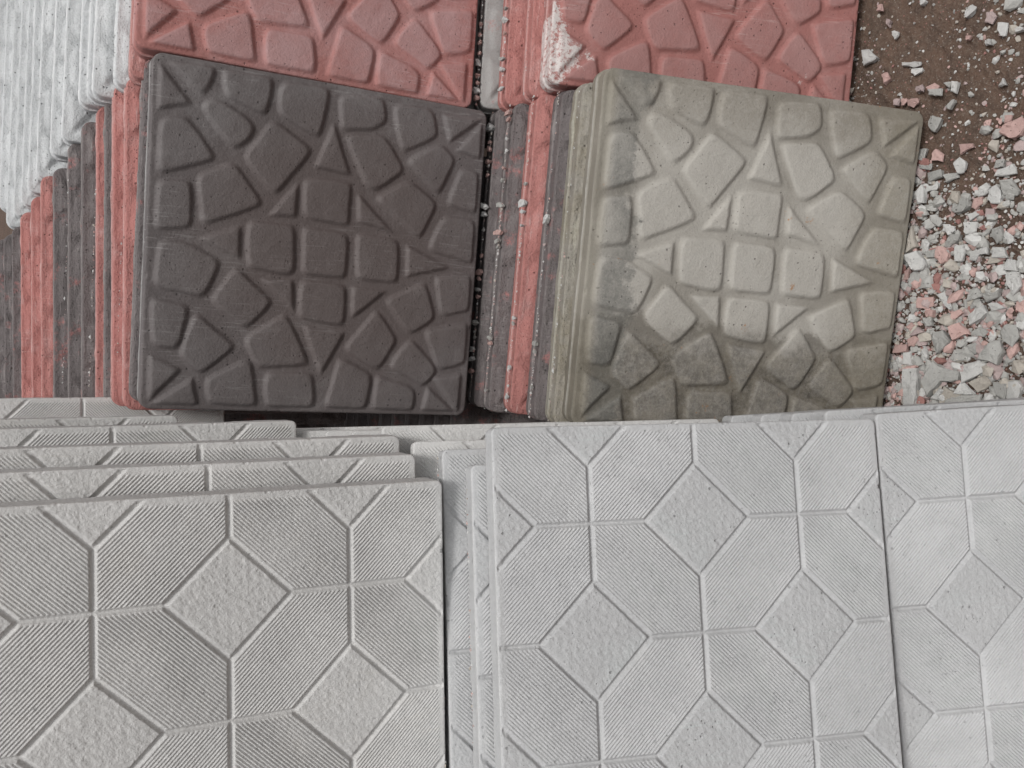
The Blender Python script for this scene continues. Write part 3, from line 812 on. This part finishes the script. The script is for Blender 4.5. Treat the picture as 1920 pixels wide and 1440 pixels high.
    ('g', [(-0.0137, 0.5225), (-0.0123, 0.4832), (-0.0195, 0.484), (-0.0248, 0.5243)]),
    ('p', [(0.0701, 0.5706), (0.0756, 0.5656), (0.0715, 0.5606), (0.0642, 0.5666)]),
    ('w', [(0.0751, 0.4447), (0.0798, 0.4388), (0.0693, 0.4351), (0.0593, 0.4388), (0.063, 0.4447)]),
    ('w', [(0.0914, 0.4763), (0.0923, 0.4661), (0.0845, 0.4562), (0.0821, 0.4712)]),
    ('p', [(0.0889, 0.4447), (0.0918, 0.4388), (0.0864, 0.4351), (0.0832, 0.4388)]),
    ('p', [(0.1394, 0.5726), (0.1406, 0.5666), (0.1293, 0.5686), (0.128, 0.5746)]),
    ('m', [(0.0583, 0.5646), (0.0693, 0.5567), (0.0632, 0.547), (0.0598, 0.5548)]),
    ('g', [(0.0802, 0.5489), (0.0785, 0.5375), (0.0701, 0.5375), (0.0696, 0.5451)]),
    ('p', [(0.0876, 0.547), (0.0886, 0.5356), (0.0804, 0.5375), (0.0809, 0.5451)]),
]

def mesh_py(name, verts, faces, mat):
    me = bpy.data.meshes.new(name); me.from_pydata(verts, [], faces)
    me.materials.append(M[mat]); me.update()
    return me

def shard_mesh(poly, th, r):
    """a broken flake: jagged outline, bevelled and uneven top, tapering to the ground"""
    pts = []
    n = len(poly)
    for i in range(n):
        a, b = np.array(poly[i]), np.array(poly[(i + 1) % n])
        L = np.linalg.norm(b - a)
        pts.append(a)
        k = 2 if L > 0.02 else 1
        for j in range(k):
            t = (j + 1) / (k + 1) + r.uniform(-0.08, 0.08)
            nrm = np.array([b[1] - a[1], a[0] - b[0]]) / max(L, 1e-6)
            pts.append(a + (b - a) * t + nrm * r.normal() * L * 0.045)
    pts = np.array(pts); c = pts.mean(0); m = len(pts)
    q = pts - c
    tilt = r.normal(size=2) * 0.16
    dome = r.uniform(0.0, 0.15)
    def z(p, base): return base + p @ tilt
    V = []
    for k, (s, zz) in enumerate(((0.93, -0.6), (1.0, 0.35), (0.985, 0.8), (0.90, 1.0))):
        for p in q:
            jit = r.normal(size=2) * 0.0005
            pz = zz * th + (z(p, 0) if k else 0) + r.normal() * th * 0.06
            V.append((*(p * s + jit), pz))
    for p in q * 0.45: V.append((*(p + r.normal(size=2) * 0.001), th * (1.0 + dome) + z(p, 0) + r.normal() * th * 0.08))
    V.append((0, 0, th * (1 + dome * 1.3)))
    F = []
    for k in range(4):
        for i in range(m):
            j = (i + 1) % m
            F.append((k * m + i, k * m + j, (k + 1) * m + j, (k + 1) * m + i))
    for i in range(m): F.append((4 * m + i, 4 * m + (i + 1) % m, 5 * m))
    F.append(tuple(range(m - 1, -1, -1)))
    return V, F, c

def orient_ccw(p):
    p = np.array(p)
    a = np.sum(p[:, 0] * np.roll(p[:, 1], -1) - np.roll(p[:, 0], -1) * p[:, 1])
    return p if a > 0 else p[::-1]
CN = {'w': ('chip_white', 'white'), 'g': ('chip_grey', 'grey'), 'm': ('chip_mauve', 'mauve-brown'), 'p': ('chip_pink', 'pink'), 't': ('chip_tan', 'tan')}
r_ = np.random.default_rng(5)
area_of = lambda p: abs(0.5 * np.sum(p[:, 0] * np.roll(p[:, 1], -1) - np.roll(p[:, 0], -1) * p[:, 1]))
SPECIAL = {
    0: 'white four-sided chip on bare soil right of the limed red slab',
    1: 'thin white sliver on bare soil above the corner of the olive slab',
    2: 'white chip just below the thin white sliver',
    3: 'small pink chip between the white four-sided chip and the olive slab corner',
    4: 'white wedge alone on bare soil, high above the olive slab corner',
    5: 'long white chip near the top border, right side of the bare soil',
    6: 'white triangular chip near the top border, beside a mauve shard',
    7: 'mauve five-sided shard near the top, left of the white triangular chip',
    8: 'largest pink shard, half cut by the right border of the photo',
    9: 'pink shard touching the upper left of the largest pink shard',
    10: 'flat reddish shard right of the row of pink lumps',
    11: 'grey flat shard just below the flat reddish shard',
    12: 'small mauve-brown shard at the upper right of the middle pink lump',
    13: 'pink lump, rightmost of the row above the olive slab corner',
    14: 'pink lump, middle one of the row above the olive slab corner',
    15: 'mauve chip, leftmost of the row above the olive slab corner',
    16: 'slanting pale grey shard right of the pink lumps',
    17: 'grey two-lobed shard near the upper right corner of the olive slab',
    18: 'pink triangular shard left of the flat pointed pink one',
    19: 'flat pink shard with a pointed tip, right of the triangular pink one',
    20: 'bright white angular shard lying below the flat pointed pink shard',
    21: 'upright white shard close to the right edge of the olive slab',
    22: 'white bar-shaped shard touching the upright white one by the olive slab',
    23: 'grey brick-shaped chip touching the right edge of the olive slab',
    24: 'sizeable grey shard just above the white bar-shaped shard by the olive slab',
    25: 'small grey shard at the lower left of the bright white angular shard',
    26: 'sizeable white shard left of the large grey squarish shard',
    27: 'sizeable white shard at the lower left of the large grey squarish shard',
    28: 'large grey squarish shard at the right border, halfway down the rubble',
    29: 'large grey rounded shard left of a pink one, halfway down the rubble',
    30: 'pink oval shard right of the large grey rounded one',
    31: 'pale boomerang-shaped shard at the right, above the large grey squarish one',
    32: 'small grey shard above the large grey squarish shard',
    33: 'small grey shard above the white bar-shaped shard by the olive slab',
    34: 'small grey shard at the lower right of the thin white sliver',
    35: 'small white shard at the lower right of the thin white sliver',
    36: 'small white shard above the largest pink shard',
    37: 'tiny mauve-brown shard at the upper right of the four-sided white chip',
    38: 'tiny white shard left of the long white chip near the top border',
    39: 'small pink shard above the four-sided white chip',
    40: 'tiny pink shard below the long white chip near the top border',
    41: 'small white shard just right of the white triangular chip near the top',
    42: 'tiny white shard at the lower left of the white triangular chip near the top',
    43: 'sizeable grey shard just below the large grey rounded shard',
    44: 'sizeable white shard at the lower right of the large grey rounded shard',
    45: 'squarish white shard below two long white ones, right of the rubble middle',
    46: 'small white shard above the round pink shard',
    47: 'tall tan triangular shard standing against the olive slab edge',
    48: 'sizeable grey shard at the upper right of the round pink shard',
    49: 'largest white squarish shard, corner touching the olive slab edge',
    50: 'round pink shard just right of the largest white squarish one',
    51: 'white rectangular shard right of the round pink one',
    52: 'white bar-shaped shard right of the white rectangular one',
    53: 'small grey shard just left of the round pink shard',
    54: 'sizeable white shard at the lower left of the white rounded shard at the right border',
    55: 'small mauve-brown shard right of the large grey rounded shard',
    56: 'sizeable grey shard just left of the white rounded shard at the right border',
    57: 'white rounded shard at the right border, upper one of a curved pair',
    58: 'sizeable white shard below the white rounded shard at the right border',
    59: 'large pale rounded shard at the right border, middle of the rubble',
    60: 'sizeable grey shard just below the largest white squarish shard',
    61: 'pink brick-shaped shard near the olive slab, middle of the rubble',
    62: 'crooked white stick-like shard right of the pink brick-shaped one',
    63: 'sizeable grey shard just above the large pale tilted rectangle',
    64: 'sizeable grey shard at the upper right of the large pale tilted rectangle',
    65: 'large pale tilted rectangle of concrete in the lower rubble',
    66: 'small grey shard just above the large pale tilted rectangle',
    67: 'pink wedge-shaped shard left of the large tilted rectangle',
    68: 'orange-pink irregular shard, largest pink one in the lower rubble',
    69: 'small pink shard left of the large rough grey shard',
    70: 'pink slab-like chip under the olive slab edge, lower rubble',
    71: 'white lumpy shard above the tall pale one near the olive slab',
    72: 'small white shard at the lower left of the large rough grey shard',
    73: 'large grey three-armed shard in the bottom row of the rubble',
    74: 'tall pale slab-like shard in the bottom row, nearest to the olive slab',
    75: 'large rough grey shard above the grey three-armed one',
    76: 'wide grey shard between the rough grey one and the bottom row',
    77: 'sizeable grey shard at the lower right of the orange-pink irregular shard',
    78: 'sizeable grey shard just below the large pale tilted rectangle',
    79: 'large rough grey shard at the lower right of the rubble, above tan ones',
    80: 'large white slanted shard in the bottom row above a tan one',
    81: 'tan shard tucked under the large white slanted one',
    82: 'white triangular shard in the bottom row, point touching the tan one',
    83: 'long tan shard lying along the bottom row of the rubble',
    84: 'small white shard between the three-armed grey one and the long tan one',
    85: 'large grey shard stacked near the right border, lower rubble',
    86: 'sizeable grey shard below the large grey shard stacked at the right',
    87: 'white shard in the bottom row at the right border',
    88: 'flat grey piece lying right along the top of the octagon slab',
    89: 'small pink shard at the lower left of the pink brick-shaped shard',
    90: 'sizeable white shard at the upper right of the large grey shard stacked at the right',
    91: 'sizeable white shard at the upper right of the large pale tilted rectangle',
    92: 'small pink shard at the upper right of the large grey shard stacked at the right',
    93: 'small pink shard at the lower left of the largest white squarish shard',
    94: 'small mauve-brown shard left of the large rough grey shard',
    95: 'small grey shard just below the pink brick-shaped shard',
    96: 'small pink shard at the lower right of the pink brick-shaped shard',
}
for si, (c, poly) in enumerate(SHARDS):
    p = orient_ccw(poly)
    A = area_of(p)
    p = p + r_.normal(size=p.shape) * 0.0004
    th = min(0.014, max(0.0035, math.sqrt(A) * 0.30)) * r_.uniform(0.8, 1.2)
    V, F, ctr = shard_mesh(p, th, r_)
    o = bpy.data.objects.new('concrete_shard', mesh_py('concrete_shard', V, F, CN[c][0]))
    COL.objects.link(o)
    o.location = (ctr[0], ctr[1], float(terrain(ctr[:1], ctr[1:])[0]) + 0.002 + th * 0.2 + r_.uniform(0, 0.004))
    o.color = (r_.random(), r_.random(), r_.random(), 1)
    size = 'small' if A < 0.00022 else ('middling' if A < 0.0007 else 'large')
    if si in SPECIAL: lab = SPECIAL[si]; grp = 'broken concrete shards in the rubble'
    else:
        lab = '%s %s shard of broken concrete lying in the rubble' % (size, CN[c][1])
        grp = '%s %s concrete shards in the rubble' % (size, CN[c][1])
    tag(o, lab, 'rubble shard', grp)

# uncountable small gravel between the shards, one object
def gravel():
    r = np.random.default_rng(77)
    mats = ['chip_grey', 'chip_white', 'chip_tan', 'chip_mauve', 'chip_pink', 'chip_red']
    V, F, MI = [], [], []
    def bare(x, y):      # trampled bare soil patches
        d = 1.0
        for cx, cy, rx, ry in BARE:
            q = ((x - cx) / rx) ** 2 + ((y - cy) / ry) ** 2
            d = min(d, q)
        return d
    n_try = 95000
    xs = r.uniform(-0.62, 0.85, n_try); ys = r.uniform(0.26, 0.72, n_try)
    dens = 0.5 + 0.5 * wobble(np.c_[xs, ys], 22, 95, 3)
    hz = terrain(xs, ys)
    base = 0
    ico = [(0, 0, 1), (0.89, 0, 0.45), (0.28, 0.85, 0.45), (-0.72, 0.53, 0.45), (-0.72, -0.53, 0.45), (0.28, -0.85, 0.45),
           (0.72, 0.53, -0.45), (-0.28, 0.85, -0.45), (-0.89, 0, -0.45), (-0.28, -0.85, -0.45), (0.72, -0.53, -0.45), (0, 0, -1)]
    icf = [(0, 1, 2), (0, 2, 3), (0, 3, 4), (0, 4, 5), (0, 5, 1), (1, 6, 2), (2, 7, 3), (3, 8, 4), (4, 9, 5), (5, 10, 1),
           (6, 7, 2), (7, 8, 3), (8, 9, 4), (9, 10, 5), (10, 6, 1), (11, 7, 6), (11, 8, 7), (11, 9, 8), (11, 10, 9), (11, 6, 10)]
    ico = np.array(ico)
    pcol = np.array([0.38, 0.13, 0.13, 0.17, 0.12, 0.07])
    for x, y, d, z in zip(xs, ys, dens, hz):
        b = bare(x, y)
        near = np.clip((0.34 - x) / 0.25, 0, 1)            # the heap thickens towards the lower corner
        p = (0.25 + 0.75 * near) * (0.35 + 0.65 * d)
        if b < 1: p *= 0.40 * b + 0.10
        if r.random() > p: continue
        s = r.choice([0.0012, 0.0019, 0.0028, 0.0042, 0.0062, 0.0085], p=[0.36, 0.28, 0.19, 0.10, 0.045, 0.025]) * r.uniform(0.8, 1.25)
        if b < 1: s = min(s, 0.0022)
        sh = ico * (1 + r.uniform(-0.38, 0.25, (12, 1))) * s * np.array([r.uniform(0.75, 1.35), r.uniform(0.6, 1.1), r.uniform(0.35, 0.8)])
        e = Euler((r.uniform(-0.5, 0.5), r.uniform(-0.5, 0.5), r.uniform(0, 6.28))).to_matrix()
        sh = sh @ np.array(e).T + (x, y, z + s * r.uniform(0.1, 0.7))
        V.append(sh); F.append(np.array(icf) + base); base += 12
        MI.append(np.full(20, r.choice(6, p=pcol)))
    V = np.concatenate(V); F = np.concatenate(F); MI = np.concatenate(MI)
    me = make_mesh('gravel', V, F, None, False)
    me.materials.clear()
    for m in mats: me.materials.append(M[m])
    me.polygons.foreach_set('material_index', MI.astype(np.int32))
    me.update()
    o = bpy.data.objects.new('gravel', me); COL.objects.link(o)
    tag(o, 'small grey, white and pink concrete gravel scattered on brown soil', kind='stuff')
BARE = [(0.43, 0.565, 0.15, 0.085), (0.27, 0.515, 0.035, 0.035)]

gravel()

# ------------------------------------------------------------------ crumbs lying on the slab edges
def crumb(front, entry, along, depth, size, colr, label, grp):
    """sits on the upward edge of a slab; along = position across the slab (-0.2..0.2), depth = how far behind the face"""
    if entry is None: m = pose(front)
    else:
        n, du, dy, back = STACKS[front][entry]
        m = pose(front, du, dy, back)
    half = HO if front.startswith('oct') else 0.2
    r = r_
    k = r.integers(5, 8)
    ang = np.sort(r.uniform(0, 6.28, k)); ang = np.linspace(0, 6.28, k, endpoint=False) + r.uniform(-0.3, 0.3, k)
    poly = np.c_[np.cos(ang) * size * r.uniform(0.45, 1.0, k), np.sin(ang) * size * r.uniform(0.5, 1.7, k)]
    V, F, ctr = shard_mesh(orient_ccw(poly), size * r.uniform(0.5, 0.9), r)
    o = bpy.data.objects.new('concrete_crumb', mesh_py('concrete_crumb', V, F, colr)); COL.objects.link(o)
    top = m @ Vector((-half - 0.003, along, -depth))
    o.location = top + Vector((0, 0, size * 0.45))
    o.rotation_euler = (0, 0, r.uniform(-0.5, 0.5))
    o.color = (r.random(), r.random(), r.random(), 1)
    tag(o, label, 'rubble crumb', grp)
AL = lambda y: 0.2 - (y - 195) / 585 * 0.4
def crumbs():
    W_, P_, G_ = 'chip_crumb', 'chip_pink', 'chip_grey'
    g1 = 'crumbs on the dark slab beside the charcoal slab'
    for y, s, m in ((235, 0.0055, W_), (262, 0.003, P_), (276, 0.0045, P_), (300, 0.0048, P_), (325, 0.003, P_), (385, 0.0062, W_), (400, 0.0045, W_),
                    (430, 0.0025, G_), (512, 0.0055, P_), (524, 0.004, P_), (546, 0.004, W_), (560, 0.0035, P_), (612, 0.0055, G_),
                    (665, 0.0045, W_), (684, 0.005, W_), (708, 0.0045, P_), (640, 0.0025, G_), (480, 0.0025, P_)):
        nm = {W_: 'white', P_: 'pink', G_: 'grey'}[m]
        crumb('olive', 4, AL(y), random.uniform(0.001, 0.007), s, m, '%s crumb lying on the dark slab edge right beside the charcoal slab' % nm, g1)
    g2 = 'crumbs on the dark slab left of the red one'
    for y, s, m in ((215, 0.0045, P_), (228, 0.004, P_), (262, 0.0025, W_), (285, 0.0028, W_), (315, 0.0035, P_), (338, 0.0035, G_), (385, 0.005, G_),
                    (435, 0.005, P_), (452, 0.004, G_), (462, 0.003, G_), (635, 0.004, G_), (645, 0.003, P_), (738, 0.003, G_)):
        nm = {W_: 'white', P_: 'pink', G_: 'grey'}[m]
        crumb('olive', 3, AL(y), random.uniform(0.001, 0.007), s, m, '%s crumb on the dark slab edge against the red middle slab' % nm, g2)
    g3 = 'crumbs on the red middle slab'
    for y, s, m in ((390, 0.0055, W_), (405, 0.003, W_), (430, 0.003, W_), (355, 0.0022, G_), (600, 0.003, W_), (610, 0.003, G_), (692, 0.0035, W_), (748, 0.0035, W_)):
        nm = {W_: 'white', G_: 'grey'}[m]
        crumb('olive', 2, AL(y), 0.005, s, m, '%s crumb on the red middle slab edge' % nm, g3)
    g4 = 'crumbs on the dusty dark slab beside the mossy slab'
    for y, s, m in ((415, 0.004, W_), (422, 0.0045, W_), (640, 0.0045, G_), (655, 0.003, G_), (720, 0.0025, G_)):
        nm = {W_: 'white', G_: 'grey'}[m]
        crumb('olive', 1, AL(y), 0.005, s, m, '%s crumb on the dusty dark slab edge beside the mossy olive slab' % nm, g4)
    g5 = 'crumbs on the plain grey slab at the top'
    for y, s, m in ((112, 0.005, W_), (60, 0.0035, P_), (75, 0.0035, P_), (135, 0.004, P_), (150, 0.0035, P_), (165, 0.005, W_), (178, 0.004, P_), (40, 0.003, P_), (95, 0.003, P_)):
        nm = {W_: 'white', P_: 'pink'}[m]
        crumb('red2', 2, -0.2 + (196 - y) / 585 * 0.4, random.uniform(0.001, 0.008), s, m, '%s crumb on the plain grey slab edge at the top of the photo' % nm, g5)
    g6 = 'crumbs between the two red slabs at the top'
    for y, s, m in ((15, 0.003, G_), (36, 0.0045, W_), (60, 0.003, P_), (106, 0.0045, G_), (125, 0.004, W_), (160, 0.0035, W_)):
        nm = {W_: 'white', P_: 'pink', G_: 'grey'}[m]
        crumb('red2', 1, -0.2 + (190 - y) / 585 * 0.4, 0.005, s, m, '%s crumb wedged between two red slab edges at the top of the photo' % nm, g6)
crumbs()

# dust and grit caught on the upward edges, far too fine to count
def edge_grit():
    r = np.random.default_rng(123)
    oc = np.array([(1, 0, 0), (-1, 0, 0), (0, 1, 0), (0, -1, 0), (0, 0, 1), (0, 0, -1)], float)
    of = np.array([(0, 2, 4), (2, 1, 4), (1, 3, 4), (3, 0, 4), (2, 0, 5), (1, 2, 5), (3, 1, 5), (0, 3, 5)])
    V, F, MI, base = [], [], [], 0
    spots = [('olive', 4, 150), ('olive', 3, 130), ('olive', 2, 120), ('olive', 1, 110), ('olive', 0, 60), ('red2', 2, 130), ('red2', 1, 110),
             ('red2', 0, 60), ('octM', 0, 80), ('octM', 1, 50), ('dark', 1, 40), ('dark', 4, 60), ('dark', 6, 50)]
    for f, e, cnt in spots:
        n, du, dy, back = STACKS[f][e]
        m = pose(f, du, dy, back)
        half = HO if f.startswith('oct') else 0.2
        centres = r.uniform(-half, half, 9)
        for _ in range(cnt):
            y = r.choice(centres) + r.normal() * 0.02 if r.random() < 0.65 else r.uniform(-half, half)
            y = float(np.clip(y, -half + 0.004, half - 0.004))
            d = abs(r.normal()) * 0.006 + 0.001
            s_ = r.choice([0.0006, 0.0010, 0.0016, 0.0024], p=[0.42, 0.33, 0.18, 0.07])
            p = m @ Vector((-half - (0.0036 if d < 0.02 else 0.005), y, -d))
            q = oc * (1 + r.uniform(-0.45, 0.35, (6, 1))) * s_ * np.array([r.uniform(0.7, 1.4), r.uniform(0.6, 1.2), r.uniform(0.5, 0.9)])
            a = r.uniform(0, 6.28); ca, sa = math.cos(a), math.sin(a)
            q = q @ np.array([[ca, sa, 0], [-sa, ca, 0], [0, 0, 1]])
            V.append(q + np.array(p) + (0, 0, s_ * 0.3)); F.append(of + base); base += 6
            MI.append(np.full(8, r.choice(4, p=[0.45, 0.2, 0.2, 0.15])))
    me = make_mesh('edge_grit', np.concatenate(V), np.concatenate(F), None, False)
    me.materials.clear()
    for k in ('chip_crumb', 'chip_tan', 'chip_pink', 'chip_mauve'): me.materials.append(M[k])
    me.polygons.foreach_set('material_index', np.concatenate(MI).astype(np.int32)); me.update()
    o = bpy.data.objects.new('grit', me); COL.objects.link(o)
    tag(o, 'fine grey and pink grit caught along the slab edges', kind='stuff')
edge_grit()
